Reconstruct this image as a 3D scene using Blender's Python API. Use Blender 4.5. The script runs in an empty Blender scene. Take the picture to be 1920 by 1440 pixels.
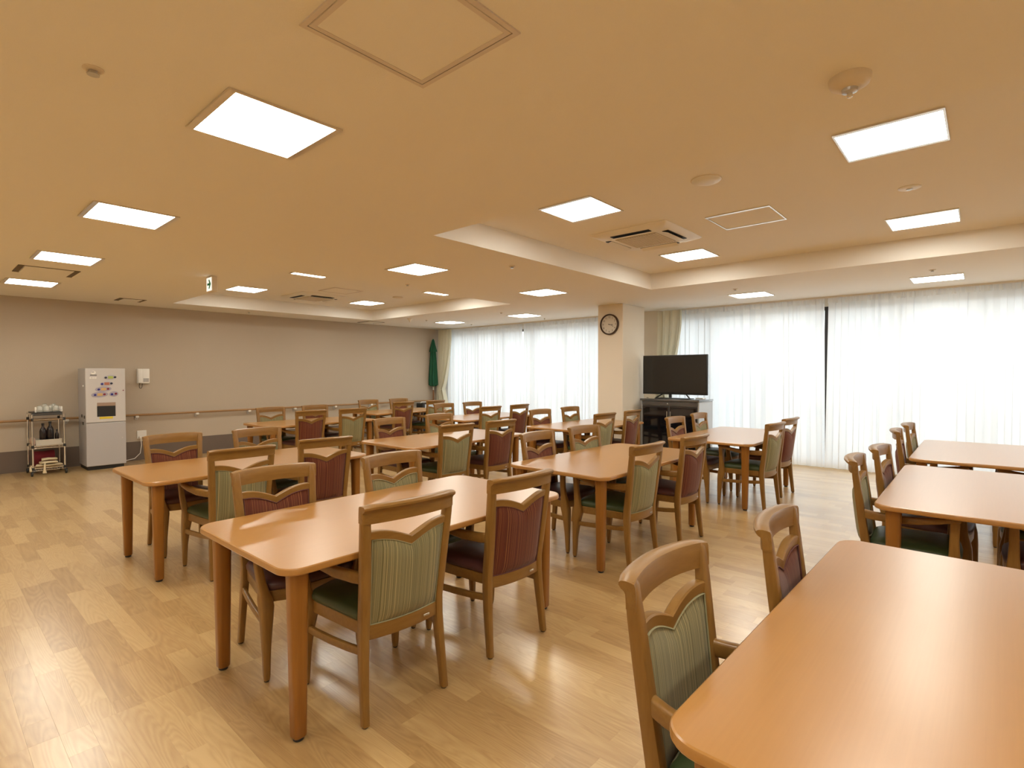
import bpy, bmesh, math, random
from mathutils import Vector, Matrix
random.seed(7)
PI = math.pi
sc = bpy.context.scene
COL = sc.collection

# ------------------------------------------------------------------ camera
H = 2.56            # low ceiling
H2 = 2.77           # ceiling inside the two recesses
CAM = (0.0, 0.0, 1.4244)
YAW, PITCH, ROLL, FPX = math.radians(41.625), math.radians(-1.101), math.radians(-0.089), 1000.3
fwd = Vector((math.cos(YAW) * math.cos(PITCH), math.sin(YAW) * math.cos(PITCH), math.sin(PITCH)))
rgt = Vector((math.sin(YAW), -math.cos(YAW), 0))
upv = rgt.cross(fwd)
rgt, upv = math.cos(ROLL) * rgt + math.sin(ROLL) * upv, -math.sin(ROLL) * rgt + math.cos(ROLL) * upv
cam_d = bpy.data.cameras.new('camera')
cam_d.sensor_fit = 'HORIZONTAL'
cam_d.sensor_width = 36.0
cam_d.lens = 36.0 * FPX / 1920.0
cam_d.clip_start = 0.05
cam_d.clip_end = 200
cam = bpy.data.objects.new('camera', cam_d)
COL.objects.link(cam)
cam.matrix_world = Matrix(((rgt.x, upv.x, -fwd.x, CAM[0]), (rgt.y, upv.y, -fwd.y, CAM[1]), (rgt.z, upv.z, -fwd.z, CAM[2]), (0, 0, 0, 1)))
sc.camera = cam

# ------------------------------------------------------------------ light and exposure
SKY_STRENGTH = 2.7
LAMP_STRENGTH = 26.5
LAMP_COLOR = (1.0, 0.96, 0.84)
sc.view_settings.view_transform = 'Standard'
sc.view_settings.look = 'None'
sc.view_settings.gamma = 1
sc.view_settings.use_curve_mapping = False
sc.view_settings.exposure = 0.0
sc.cycles.use_denoising = True
sc.cycles.max_bounces = 10
sc.cycles.diffuse_bounces = 6
sc.cycles.transmission_bounces = 6
sc.cycles.transparent_max_bounces = 8
sc.cycles.caustics_reflective = False
sc.cycles.caustics_refractive = False
sc.cycles.sample_clamp_indirect = 8
world = bpy.data.worlds.new('overcast_sky')
sc.world = world
world.use_nodes = True
bg = world.node_tree.nodes['Background']
bg.inputs[0].default_value = (0.90, 0.96, 1.0, 1)
bg.inputs[1].default_value = SKY_STRENGTH


# ------------------------------------------------------------------ materials
def newmat(name):
    m = bpy.data.materials.new(name)
    m.use_nodes = True
    nt = m.node_tree
    return m, nt, nt.nodes['Principled BSDF']


def pmat(name, col, rough=0.5, metal=0.0, spec=0.5, bump=None, coat=0.0):
    m, nt, b = newmat(name)
    b.inputs['Base Color'].default_value = (*col, 1)
    b.inputs['Roughness'].default_value = rough
    b.inputs['Metallic'].default_value = metal
    b.inputs['Specular IOR Level'].default_value = spec
    b.inputs['Coat Weight'].default_value = coat
    if bump:
        sc_, st = bump
        tc = nt.nodes.new('ShaderNodeTexCoord')
        n = nt.nodes.new('ShaderNodeTexNoise')
        n.inputs['Scale'].default_value = sc_
        n.inputs['Detail'].default_value = 3
        bp = nt.nodes.new('ShaderNodeBump')
        bp.inputs['Strength'].default_value = st
        bp.inputs['Distance'].default_value = 0.01
        nt.links.new(tc.outputs['Object'], n.inputs['Vector'])
        nt.links.new(n.outputs['Fac'], bp.inputs['Height'])
        nt.links.new(bp.outputs['Normal'], b.inputs['Normal'])
    return m


def ramp(nt, stops, interp='LINEAR'):
    r = nt.nodes.new('ShaderNodeValToRGB')
    r.color_ramp.interpolation = interp
    el = r.color_ramp.elements
    while len(el) < len(stops):
        el.new(0.5)
    for e, (p, c) in zip(el, stops):
        e.position = p
        e.color = (*c, 1)
    return r


def wood(name, dark, light, scale, rough, spec=0.5, coat=0.0):
    """Fine straight grain in object space; scale stretches the noise, long axis = smallest number."""
    m, nt, b = newmat(name)
    tc = nt.nodes.new('ShaderNodeTexCoord')
    oi = nt.nodes.new('ShaderNodeObjectInfo')
    mp = nt.nodes.new('ShaderNodeMapping')
    mp.inputs['Scale'].default_value = scale
    add = nt.nodes.new('ShaderNodeVectorMath')
    add.operation = 'ADD'
    n = nt.nodes.new('ShaderNodeTexNoise')
    n.inputs['Scale'].default_value = 1.0
    n.inputs['Detail'].default_value = 5
    n.inputs['Roughness'].default_value = 0.6
    mul = nt.nodes.new('ShaderNodeMath')
    mul.operation = 'MULTIPLY'
    mul.inputs[1].default_value = 37.0
    nt.links.new(tc.outputs['Object'], mp.inputs['Vector'])
    nt.links.new(oi.outputs['Random'], mul.inputs[0])
    nt.links.new(mp.outputs['Vector'], add.inputs[0])
    nt.links.new(mul.outputs[0], add.inputs[1])
    nt.links.new(add.outputs[0], n.inputs['Vector'])
    r = ramp(nt, [(0.3, dark), (0.7, light)])
    nt.links.new(n.outputs['Fac'], r.inputs['Fac'])
    nt.links.new(r.outputs['Color'], b.inputs['Base Color'])
    b.inputs['Roughness'].default_value = rough
    b.inputs['Specular IOR Level'].default_value = spec
    b.inputs['Coat Weight'].default_value = coat
    b.inputs['Coat Roughness'].default_value = rough
    return m


def stripes(name, cols, rough=0.9):
    """Woven upholstery: many narrow vertical stripes of uneven width across local x."""
    m, nt, b = newmat(name)
    tc = nt.nodes.new('ShaderNodeTexCoord')
    sp = nt.nodes.new('ShaderNodeSeparateXYZ')
    oi = nt.nodes.new('ShaderNodeObjectInfo')
    mul = nt.nodes.new('ShaderNodeMath')
    mul.operation = 'MULTIPLY'
    mul.inputs[1].default_value = 150.0
    ad = nt.nodes.new('ShaderNodeMath')
    ad.operation = 'MULTIPLY_ADD'
    ad.inputs[1].default_value = 55.0
    nt.links.new(tc.outputs['Object'], sp.inputs[0])
    nt.links.new(sp.outputs['X'], mul.inputs[0])
    nt.links.new(oi.outputs['Random'], ad.inputs[0])
    nt.links.new(mul.outputs[0], ad.inputs[2])
    n = nt.nodes.new('ShaderNodeTexNoise')
    n.noise_dimensions = '1D'
    n.inputs['Scale'].default_value = 1.0
    n.inputs['Detail'].default_value = 3.0
    n.inputs['Roughness'].default_value = 0.8
    nt.links.new(ad.outputs[0], n.inputs['W'])
    r = ramp(nt, cols, 'LINEAR')
    nt.links.new(n.outputs['Fac'], r.inputs['Fac'])
    nt.links.new(r.outputs['Color'], b.inputs['Base Color'])
    b.inputs['Roughness'].default_value = rough
    b.inputs['Specular IOR Level'].default_value = 0.2
    b.inputs['Sheen Weight'].default_value = 0.15
    w = nt.nodes.new('ShaderNodeTexNoise')
    w.inputs['Scale'].default_value = 500
    bp = nt.nodes.new('ShaderNodeBump')
    bp.inputs['Strength'].default_value = 0.15
    bp.inputs['Distance'].default_value = 0.002
    nt.links.new(tc.outputs['Object'], w.inputs['Vector'])
    nt.links.new(w.outputs['Fac'], bp.inputs['Height'])
    nt.links.new(bp.outputs['Normal'], b.inputs['Normal'])
    return m


def plank_mat():
    m, nt, b = newmat('oak_plank')
    at = nt.nodes.new('ShaderNodeAttribute')
    at.attribute_name = 'shade'
    geo = nt.nodes.new('ShaderNodeNewGeometry')
    mp = nt.nodes.new('ShaderNodeMapping')
    mp.inputs['Scale'].default_value = (1.0, 0.10, 1.0)
    off = nt.nodes.new('ShaderNodeMath')
    off.operation = 'MULTIPLY'
    off.inputs[1].default_value = 91.0
    add = nt.nodes.new('ShaderNodeVectorMath')
    add.operation = 'ADD'
    nt.links.new(geo.outputs['Position'], mp.inputs['Vector'])
    nt.links.new(at.outputs['Fac'], off.inputs[0])
    nt.links.new(mp.outputs['Vector'], add.inputs[0])
    nt.links.new(off.outputs[0], add.inputs[1])
    big = nt.nodes.new('ShaderNodeTexNoise')          # contour rings of a flat-sawn board
    big.inputs['Scale'].default_value = 9.0
    big.inputs['Detail'].default_value = 1.0
    big.inputs['Distortion'].default_value = 0.4
    nt.links.new(add.outputs[0], big.inputs['Vector'])
    mu = nt.nodes.new('ShaderNodeMath')
    mu.operation = 'MULTIPLY'
    mu.inputs[1].default_value = 20.0
    fr = nt.nodes.new('ShaderNodeMath')
    fr.operation = 'PINGPONG'
    fr.inputs[1].default_value = 0.5
    nt.links.new(big.outputs['Fac'], mu.inputs[0])
    nt.links.new(mu.outputs[0], fr.inputs[0])
    fine = nt.nodes.new('ShaderNodeTexNoise')
    fine.inputs['Scale'].default_value = 90
    fine.inputs['Detail'].default_value = 4
    nt.links.new(add.outputs[0], fine.inputs['Vector'])
    mix = nt.nodes.new('ShaderNodeMath')
    mix.operation = 'MULTIPLY_ADD'
    mix.inputs[1].default_value = 0.42
    nt.links.new(fr.outputs[0], mix.inputs[0])
    m2 = nt.nodes.new('ShaderNodeMath')
    m2.operation = 'MULTIPLY_ADD'
    m2.inputs[1].default_value = 0.38
    nt.links.new(fine.outputs['Fac'], m2.inputs[0])
    m3 = nt.nodes.new('ShaderNodeMath')
    m3.operation = 'MULTIPLY'
    m3.inputs[1].default_value = 0.46
    nt.links.new(at.outputs['Fac'], m3.inputs[0])
    nt.links.new(m3.outputs[0], m2.inputs[2])
    nt.links.new(m2.outputs[0], mix.inputs[2])
    r = ramp(nt, [(0.10, (0.365, 0.218, 0.083)), (0.45, (0.490, 0.315, 0.132)), (0.8, (0.600, 0.412, 0.186))])
    nt.links.new(mix.outputs[0], r.inputs['Fac'])
    nt.links.new(r.outputs['Color'], b.inputs['Base Color'])
    b.inputs['Roughness'].default_value = 0.30
    b.inputs['Specular IOR Level'].default_value = 0.5
    b.inputs['Coat Weight'].default_value = 1.0
    b.inputs['Coat Roughness'].default_value = 0.25
    rn = nt.nodes.new('ShaderNodeTexNoise')
    rn.inputs['Scale'].default_value = 160
    bp = nt.nodes.new('ShaderNodeBump')
    bp.inputs['Strength'].default_value = 0.03
    bp.inputs['Distance'].default_value = 0.002
    nt.links.new(add.outputs[0], rn.inputs['Vector'])
    nt.links.new(rn.outputs['Fac'], bp.inputs['Height'])
    nt.links.new(bp.outputs['Normal'], b.inputs['Normal'])
    return m


def cloth_mat(name, col, transl, through):
    m, nt, b = newmat(name)
    out = nt.nodes['Material Output']
    nt.nodes.remove(b)
    d = nt.nodes.new('ShaderNodeBsdfDiffuse')
    t = nt.nodes.new('ShaderNodeBsdfTranslucent')
    tr = nt.nodes.new('ShaderNodeBsdfTransparent')
    d.inputs[0].default_value = (*col, 1)
    t.inputs[0].default_value = (*col, 1)
    tr.inputs[0].default_value = (1, 1, 1, 1)
    a = nt.nodes.new('ShaderNodeMixShader')
    a.inputs[0].default_value = transl
    nt.links.new(d.outputs[0], a.inputs[1])
    nt.links.new(t.outputs[0], a.inputs[2])
    c = nt.nodes.new('ShaderNodeMixShader')
    c.inputs[0].default_value = through
    nt.links.new(a.outputs[0], c.inputs[1])
    nt.links.new(tr.outputs[0], c.inputs[2])
    nt.links.new(c.outputs[0], out.inputs[0])
    return m


def glass_mat():
    m, nt, b = newmat('window_glass')
    out = nt.nodes['Material Output']
    nt.nodes.remove(b)
    tr = nt.nodes.new('ShaderNodeBsdfTransparent')
    tr.inputs[0].default_value = (0.93, 0.96, 0.95, 1)
    g = nt.nodes.new('ShaderNodeBsdfGlossy')
    g.inputs['Roughness'].default_value = 0.02
    fr = nt.nodes.new('ShaderNodeFresnel')
    fr.inputs[0].default_value = 1.45
    mx = nt.nodes.new('ShaderNodeMixShader')
    nt.links.new(fr.outputs[0], mx.inputs[0])
    nt.links.new(tr.outputs[0], mx.inputs[1])
    nt.links.new(g.outputs[0], mx.inputs[2])
    nt.links.new(mx.outputs[0], out.inputs[0])
    return m


def emit_mat(name, col, strength):
    m, nt, b = newmat(name)
    b.inputs['Base Color'].default_value = (0.8, 0.8, 0.8, 1)
    b.inputs['Emission Color'].default_value = (*col, 1)
    b.inputs['Emission Strength'].default_value = strength
    return m


M = {}
M['ceiling'] = pmat('ceiling_paper', (0.83, 0.81, 0.77), 0.9, spec=0.2, bump=(260, 0.12))
M['wall'] = pmat('greige_wallpaper', (0.49, 0.42, 0.335), 0.9, spec=0.2, bump=(220, 0.25))
M['wall_cream'] = pmat('cream_wallpaper', (0.79, 0.73, 0.63), 0.9, spec=0.2, bump=(220, 0.15))
M['dado'] = pmat('dark_dado', (0.155, 0.120, 0.098), 0.7, spec=0.3, bump=(220, 0.15))
M['base'] = pmat('dark_baseboard', (0.10, 0.08, 0.068), 0.6)
M['plank'] = plank_mat()
M['slab'] = pmat('floor_slab', (0.22, 0.15, 0.08), 0.9)
M['table'] = wood('table_wood', (0.400, 0.187, 0.038), (0.428, 0.204, 0.045), (2.5, 110, 110), 0.30, 0.5, 0.8)
M['leg'] = wood('table_leg_wood', (0.250, 0.098, 0.013), (0.300, 0.124, 0.019), (60, 60, 4), 0.32, 0.5)
M['chair'] = wood('chair_wood', (0.215, 0.106, 0.021), (0.270, 0.140, 0.032), (55, 55, 7), 0.35, 0.5)
M['chair_x'] = wood('chair_wood_cross', (0.215, 0.106, 0.021), (0.270, 0.140, 0.032), (7, 55, 55), 0.35, 0.5)
M['green'] = stripes('green_stripe', [(0.28, (0.090, 0.078, 0.036)), (0.40, (0.195, 0.177, 0.086)), (0.47, (0.275, 0.247, 0.130)),
                                      (0.52, (0.145, 0.130, 0.062)), (0.59, (0.300, 0.270, 0.148)), (0.69, (0.50, 0.39, 0.175))])
M['red'] = stripes('red_stripe', [(0.28, (0.050, 0.015, 0.009)), (0.40, (0.115, 0.028, 0.015)), (0.47, (0.158, 0.041, 0.021)),
                                  (0.52, (0.085, 0.022, 0.012)), (0.59, (0.178, 0.056, 0.026)), (0.70, (0.30, 0.135, 0.044))])
M['green_pipe'] = pmat('green_piping', (0.27, 0.255, 0.145), 0.8)
M['red_pipe'] = pmat('red_piping', (0.12, 0.04, 0.035), 0.8)
M['green_seat'] = pmat('green_vinyl', (0.040, 0.060, 0.020), 0.42, bump=(300, 0.1))
M['red_seat'] = pmat('maroon_vinyl', (0.085, 0.030, 0.028), 0.42, bump=(300, 0.1))
M['white'] = pmat('white_plastic', (0.80, 0.78, 0.74), 0.4)
M['cream'] = pmat('cream_plastic', (0.72, 0.64, 0.52), 0.5)
M['alu'] = pmat('satin_aluminium', (0.80, 0.76, 0.70), 0.28, 0.85)
M['black'] = pmat('black_plastic', (0.012, 0.012, 0.012), 0.45)
M['gap'] = pmat('dark_gap', (0.14, 0.105, 0.07), 0.8)
M['screen'] = pmat('screen_glass', (0.010, 0.010, 0.010), 0.16, spec=0.6)
M['blackglass'] = pmat('black_door_glass', (0.006, 0.006, 0.008), 0.06, spec=0.6)
M['chrome'] = pmat('chrome', (0.75, 0.74, 0.72), 0.18, 1.0)
M['steel'] = pmat('brushed_steel', (0.55, 0.54, 0.52), 0.35, 1.0)
M['grey'] = pmat('grey_metal', (0.42, 0.41, 0.42), 0.45)
M['grey_light'] = pmat('light_grey_metal', (0.55, 0.53, 0.52), 0.42)
M['cabinet'] = pmat('graphite_metal', (0.060, 0.060, 0.062), 0.22, spec=0.7, coat=1.0)
M['cab_side'] = pmat('grey_side_metal', (0.40, 0.42, 0.45), 0.25, spec=0.7, coat=0.6)
M['bronze'] = pmat('bronze_aluminium', (0.030, 0.024, 0.022), 0.45, 0.3)
M['sheer'] = cloth_mat('sheer_cloth', (0.92, 0.94, 0.96), 0.55, 0.04)
M['drape'] = cloth_mat('drape_cloth', (0.78, 0.75, 0.62), 0.20, 0.0)
M['glass'] = glass_mat()
M['lamp'] = emit_mat('lamp_diffuser', LAMP_COLOR, LAMP_STRENGTH)
M['sign'] = emit_mat('sign_face', (0.95, 1.0, 0.95), 0.75)
M['sign_green'] = pmat('sign_green', (0.0, 0.24, 0.09), 0.5)
M['parasol'] = pmat('green_canvas', (0.008, 0.085, 0.040), 0.85)
M['pole'] = wood('parasol_wood', (0.16, 0.07, 0.025), (0.22, 0.10, 0.035), (45, 45, 6), 0.5)
M['rail'] = wood('handrail_wood', (0.30, 0.165, 0.065), (0.36, 0.205, 0.085), (4, 50, 50), 0.4)
M['cloth'] = pmat('cream_cotton', (0.62, 0.52, 0.34), 0.95)
M['redcloth'] = pmat('dark_red_cloth', (0.16, 0.010, 0.018), 0.9)
M['pinkcloth'] = pmat('pinkish_cloth', (0.50, 0.36, 0.29), 0.9)
M['cup'] = pmat('milky_glass', (0.47, 0.47, 0.42), 0.12, spec=0.8)
M['bottle'] = pmat('dark_bottle', (0.018, 0.012, 0.012), 0.15)
M['tray'] = pmat('off_white_tray', (0.52, 0.49, 0.42), 0.5)
M['yellow'] = pmat('yellow_label', (0.66, 0.52, 0.03), 0.6)
M['btn_blue'] = pmat('blue_button', (0.025, 0.025, 0.22), 0.4)
M['btn_red'] = pmat('red_button', (0.20, 0.015, 0.035), 0.4)
M['btn_dark'] = pmat('dark_button', (0.025, 0.03, 0.05), 0.4)
M['panel_violet'] = pmat('violet_print', (0.36, 0.34, 0.42), 0.5)
M['panel_lilac'] = pmat('lilac_print', (0.46, 0.44, 0.50), 0.5)
M['print_lime'] = pmat('lime_print', (0.42, 0.50, 0.12), 0.5)
M['print_rust'] = pmat('rust_print', (0.40, 0.15, 0.09), 0.5)
M['print_amber'] = pmat('amber_print', (0.58, 0.38, 0.16), 0.5)
M['brownstrip'] = pmat('brown_strip', (0.33, 0.23, 0.17), 0.5)
M['clock_rim'] = pmat('dark_wood_rim', (0.045, 0.022, 0.012), 0.35)
M['clock_face'] = pmat('clock_face', (0.66, 0.62, 0.54), 0.35)
M['ink'] = pmat('clock_ink', (0.06, 0.05, 0.045), 0.6)
M['hatch_frame'] = pmat('hatch_frame_metal', (0.66, 0.60, 0.56), 0.45)
M['grille'] = pmat('grille_plastic', (0.52, 0.46, 0.37), 0.7)
M['ground'] = pmat('pale_terrace', (0.55, 0.55, 0.53), 0.9)


# ------------------------------------------------------------------ mesh building
class MB:
    def __init__(self):
        self.v, self.f = [], []

    def add(self, vs, fs):
        o = len(self.v)
        self.v += [tuple(p) for p in vs]
        self.f += [tuple(i + o for i in q) for q in fs]
        return self

    def box(self, x0, x1, y0, y1, z0, z1):
        vs = [(x, y, z) for z in (z0, z1) for x, y in ((x0, y0), (x1, y0), (x1, y1), (x0, y1))]
        return self.add(vs, [(3, 2, 1, 0), (4, 5, 6, 7), (0, 1, 5, 4), (1, 2, 6, 5), (2, 3, 7, 6), (3, 0, 4, 7)])

    def rbox(self, x0, x1, y0, y1, z0, z1, r, seg=2):
        bm = bmesh.new()
        bmesh.ops.create_cube(bm, size=1)
        for v in bm.verts:
            v.co = Vector(((x0 + x1) / 2 + v.co.x * (x1 - x0), (y0 + y1) / 2 + v.co.y * (y1 - y0), (z0 + z1) / 2 + v.co.z * (z1 - z0)))
        bmesh.ops.bevel(bm, geom=list(bm.edges), offset=r, segments=seg, profile=0.5, affect='EDGES')
        bm.verts.index_update()
        self.add([v.co[:] for v in bm.verts], [[v.index for v in f.verts] for f in bm.faces])
        bm.free()
        return self

    def loft(self, rings, cap0=True, cap1=True, closed=True):
        n = len(rings[0])
        vs = [p for r in rings for p in r]
        fs = []
        for i in range(len(rings) - 1):
            for j in range(n if closed else n - 1):
                k = (j + 1) % n
                fs.append((i * n + j, i * n + k, (i + 1) * n + k, (i + 1) * n + j))
        if cap0:
            fs.append(tuple(range(n - 1, -1, -1)))
        if cap1:
            fs.append(tuple((len(rings) - 1) * n + j for j in range(n)))
        return self.add(vs, fs)

    def tube(self, path, r, n=8, cap=True):
        P = [Vector(p) for p in path]
        rs = r if isinstance(r, (list, tuple)) else [r] * len(P)
        rings, u = [], None
        for i, p in enumerate(P):
            t = (P[min(i + 1, len(P) - 1)] - P[max(i - 1, 0)]).normalized()
            if u is None:
                u = t.orthogonal().normalized()
            u = (u - t * u.dot(t)).normalized()
            w = t.cross(u)
            rings.append([p + rs[i] * (math.cos(2 * PI * k / n) * u + math.sin(2 * PI * k / n) * w) for k in range(n)])
        return self.loft(rings, cap, cap)

    def lathe(self, prof, c=(0, 0, 0), n=20, axis='z'):
        rings = []
        for r, z in prof:
            ring = []
            for k in range(n):
                a = 2 * PI * k / n
                p = (r * math.cos(a), r * math.sin(a), z)
                if axis == 'x':
                    p = (z, p[0], p[1])
                elif axis == 'y':
                    p = (p[0], z, p[1])
                ring.append((c[0] + p[0], c[1] + p[1], c[2] + p[2]))
            rings.append(ring)
        return self.loft(rings)

    def prism(self, poly, z0, z1):
        return self.loft([[(x, y, z0) for x, y in poly], [(x, y, z1) for x, y in poly]])

    def xform(self, mat):
        self.v = [tuple(mat @ Vector(p)) for p in self.v]
        return self

    def build(self, name, mat, parent=None, smooth=35, fix=True):
        me = bpy.data.meshes.new(name)
        me.from_pydata(self.v, [], self.f)
        if fix:
            bm = bmesh.new()
            bm.from_mesh(me)
            bmesh.ops.recalc_face_normals(bm, faces=bm.faces)
            bm.to_mesh(me)
            bm.free()
        me.materials.append(mat)
        if smooth:
            me.polygons.foreach_set('use_smooth', [True] * len(me.polygons))
            me.set_sharp_from_angle(angle=math.radians(smooth))
        o = bpy.data.objects.new(name, me)
        COL.objects.link(o)
        if parent:
            o.parent = parent
        return o


def rrect(cx, cy, w, d, r, n=3):
    pts = []
    for sx, sy, a0 in ((1, 1, 0), (-1, 1, PI / 2), (-1, -1, PI), (1, -1, 1.5 * PI)):
        for k in range(n + 1):
            a = a0 + k * PI / 2 / n
            pts.append((cx + sx * (w / 2 - r) + r * math.cos(a), cy + sy * (d / 2 - r) + r * math.sin(a)))
    return pts


def tag(o, label=None, cat=None, group=None, kind=None):
    if label:
        o['label'] = label
    if cat:
        o['category'] = cat
    if group:
        o['group'] = group
    if kind:
        o['kind'] = kind
    return o


def thing(name, label, cat, loc=(0, 0, 0), rz=0.0, group=None):
    o = bpy.data.objects.new(name, None)
    o.empty_display_size = 0.05
    COL.objects.link(o)
    o.location = loc
    o.rotation_euler = (0, 0, rz)
    return tag(o, label, cat, group)


def copy_tree(o, parent=None):
    c = o.copy()
    COL.objects.link(c)
    if parent:
        c.parent = parent
    for ch in list(o.children):
        copy_tree(ch, c)
    return c


def struct(o):
    o['kind'] = 'structure'
    return o


# ------------------------------------------------------------------ floor
X0, X1, Y0, Y1 = -3.0, 9.16, -4.0, 10.53
floor = struct(MB().box(X0, X1 + 0.15, Y0, Y1, -0.12, -0.005).build('floor', M['slab'], smooth=0))
floor['label'] = 'pale oak plank-pattern floor with a cross seam'


def px(p):
    d = Vector(p) - Vector(CAM)
    z = d.dot(fwd)
    if z < 0.2:
        return None
    return 960 + FPX * d.dot(rgt) / z, 720 - FPX * d.dot(upv) / z


planks = []
SEAM = 2.715
row = X0
while row < X1 + 0.1:
    w = 0.0935
    cuts = [SEAM]
    y = SEAM - random.uniform(0.1, 0.62)
    while y > Y0:
        cuts.append(y)
        y -= random.choice((0.62, 0.64, 0.66))
    cuts.append(Y0)
    y = SEAM + random.uniform(0.1, 0.62)
    while y < Y1:
        cuts.append(y)
        y += random.choice((0.62, 0.64, 0.66))
    cuts.append(Y1)
    cuts.sort()
    for a, b_ in zip(cuts[:-1], cuts[1:]):
        if b_ - a > 0.03:
            planks.append((row, row + w, a, b_, random.random()))
    row += w


def shown_area(p):
    c = px(((p[0] + p[1]) / 2, (p[2] + p[3]) / 2, 0))
    if c is None or not (-40 < c[0] < 1960 and c[1] < 1500):
        return 0
    if 0.95 < p[0] < 2.75 and -0.5 < p[2] < 0.45:      # under the near right table
        return 0
    q = [px((x, y, 0)) for x, y in ((p[0], p[2]), (p[1], p[2]), (p[1], p[3]), (p[0], p[3]))]
    if any(k is None for k in q):
        return 0
    return abs(sum(q[i][0] * q[(i + 1) % 4][1] - q[(i + 1) % 4][0] * q[i][1] for i in range(4))) / 2


planks.sort(key=shown_area, reverse=True)


def plank_geo(mb, p, ox=0, oy=0):
    g, c = 0.0001, 0.0003
    a, b_, y0, y1 = p[0] + g - ox, p[1] - g - ox, p[2] + g - oy, p[3] - g - oy
    vs = [(a, y0, -0.005), (b_, y0, -0.005), (b_, y1, -0.005), (a, y1, -0.005),
          (a, y0, -c * .5), (b_, y0, -c * .5), (b_, y1, -c * .5), (a, y1, -c * .5),
          (a + c, y0 + c, 0), (b_ - c, y0 + c, 0), (b_ - c, y1 - c, 0), (a + c, y1 - c, 0)]
    fs = []
    for l in (0, 4):
        for j in range(4):
            k = (j + 1) % 4
            fs.append((l + j, l + k, l + 4 + k, l + 4 + j))
    fs.append((8, 9, 10, 11))
    mb.add(vs, fs)
    return len(fs)


def shade_attr(o, vals):
    a = o.data.attributes.new('shade', 'FLOAT', 'FACE')
    a.data.foreach_set('value', vals)


for p in planks[:300]:
    mb = MB()
    cx, cy = (p[0] + p[1]) / 2, (p[2] + p[3]) / 2
    n = plank_geo(mb, p, cx, cy)
    o = mb.build('plank', M['plank'], floor, smooth=0, fix=False)
    o.location = (cx, cy, 0)
    shade_attr(o, [p[4]] * n)
mb, vals = MB(), []
for p in planks[300:]:
    vals += [p[4]] * plank_geo(mb, p)
o = mb.build('farther_planks', M['plank'], floor, smooth=0, fix=False)
o['kind'] = 'stuff'
shade_attr(o, vals)

# ------------------------------------------------------------------ walls, ceiling, windows
wl = struct(MB().box(X0, X1 + 0.15, Y1, Y1 + 0.15, 0.31, 2.95).build('wall_left', M['wall'], smooth=0))
struct(MB().box(X0, X1, Y1 - 0.006, Y1 + 0.1, 0.0, 0.31).build('trim_1', M['dado'], smooth=0))['label'] = 'dark protective dado band along the greige wall'
struct(MB().box(X0, X1, Y1 - 0.012, Y1 - 0.005, 0.0, 0.06).build('baseboard_left', M['dado'], smooth=0))
struct(MB().box(X0 - 0.15, X0, Y0, Y1, -0.1, 2.95).build('wall_back', M['wall_cream'], smooth=0))
struct(MB().box(X0, X1 + 0.15, Y0 - 0.15, Y0, -0.1, 2.95).build('wall_right', M['wall_cream'], smooth=0))

BAYS = [(4.93, 10.25), (-3.6, 4.34)]
ZT, ZB = 2.43, 0.06
mb = MB()
mb.box(X1, X1 + 0.16, Y0, Y1, ZT, 2.95)
mb.box(X1, X1 + 0.16, Y0, Y1, -0.1, ZB)
for a, b_ in ((Y0, BAYS[1][0]), (BAYS[1][1], BAYS[0][0]), (BAYS[0][1], Y1)):
    mb.box(X1, X1 + 0.16, a, b_, ZB, ZT)
mb.box(8.99, X1, 4.42, 4.86, 0, H)                      # shallow pier between the two bays
struct(mb.build('wall_front', M['wall_cream'], smooth=0))

for i, (a, b_) in enumerate(BAYS):
    w = struct(MB().box(X1 + 0.05, X1 + 0.11, a, b_, ZB, ZB + 0.05).box(X1 + 0.05, X1 + 0.11, a, b_, ZT - 0.05, ZT)
               .box(X1 + 0.05, X1 + 0.11, a, a + 0.05, ZB + 0.05, ZT - 0.05).box(X1 + 0.05, X1 + 0.11, b_ - 0.05, b_, ZB + 0.05, ZT - 0.05)
               .build('window_%d' % (i + 1), M['bronze'], smooth=0))
    if i == 0:
        ms = [a + (b_ - a) * k / 6 for k in range(1, 6)]
    else:
        ms = [1.815 - 0.9 * k for k in range(6, -3, -1)]
        ms = [m_ for m_ in ms if a + 0.2 < m_ < b_ - 0.2]
    for m_ in ms:
        MB().box(X1 + 0.04, X1 + 0.12, m_ - 0.022, m_ + 0.022, ZB + 0.05, ZT - 0.05).build('mullion', M['bronze'], w, smooth=0)
    ed = [a + 0.05] + ms + [b_ - 0.05]
    for p, q in zip(ed[:-1], ed[1:]):
        MB().add([(X1 + 0.08, p + .02, ZB + .05), (X1 + 0.08, q - .02, ZB + .05), (X1 + 0.08, q - .02, ZT - .05), (X1 + 0.08, p + .02, ZT - .05)], [(3, 2, 1, 0)]).build('pane', M['glass'], w, smooth=0, fix=False)

# ceiling with two raised recesses
RECS = [(2.86, 6.66, -0.55, 3.40), (2.79, 6.50, 5.80, 9.72)]
mb = MB()


def down(x0, x1, y0, y1, z):
    mb.add([(x0, y0, z), (x0, y1, z), (x1, y1, z), (x1, y0, z)], [(0, 1, 2, 3)])


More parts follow.
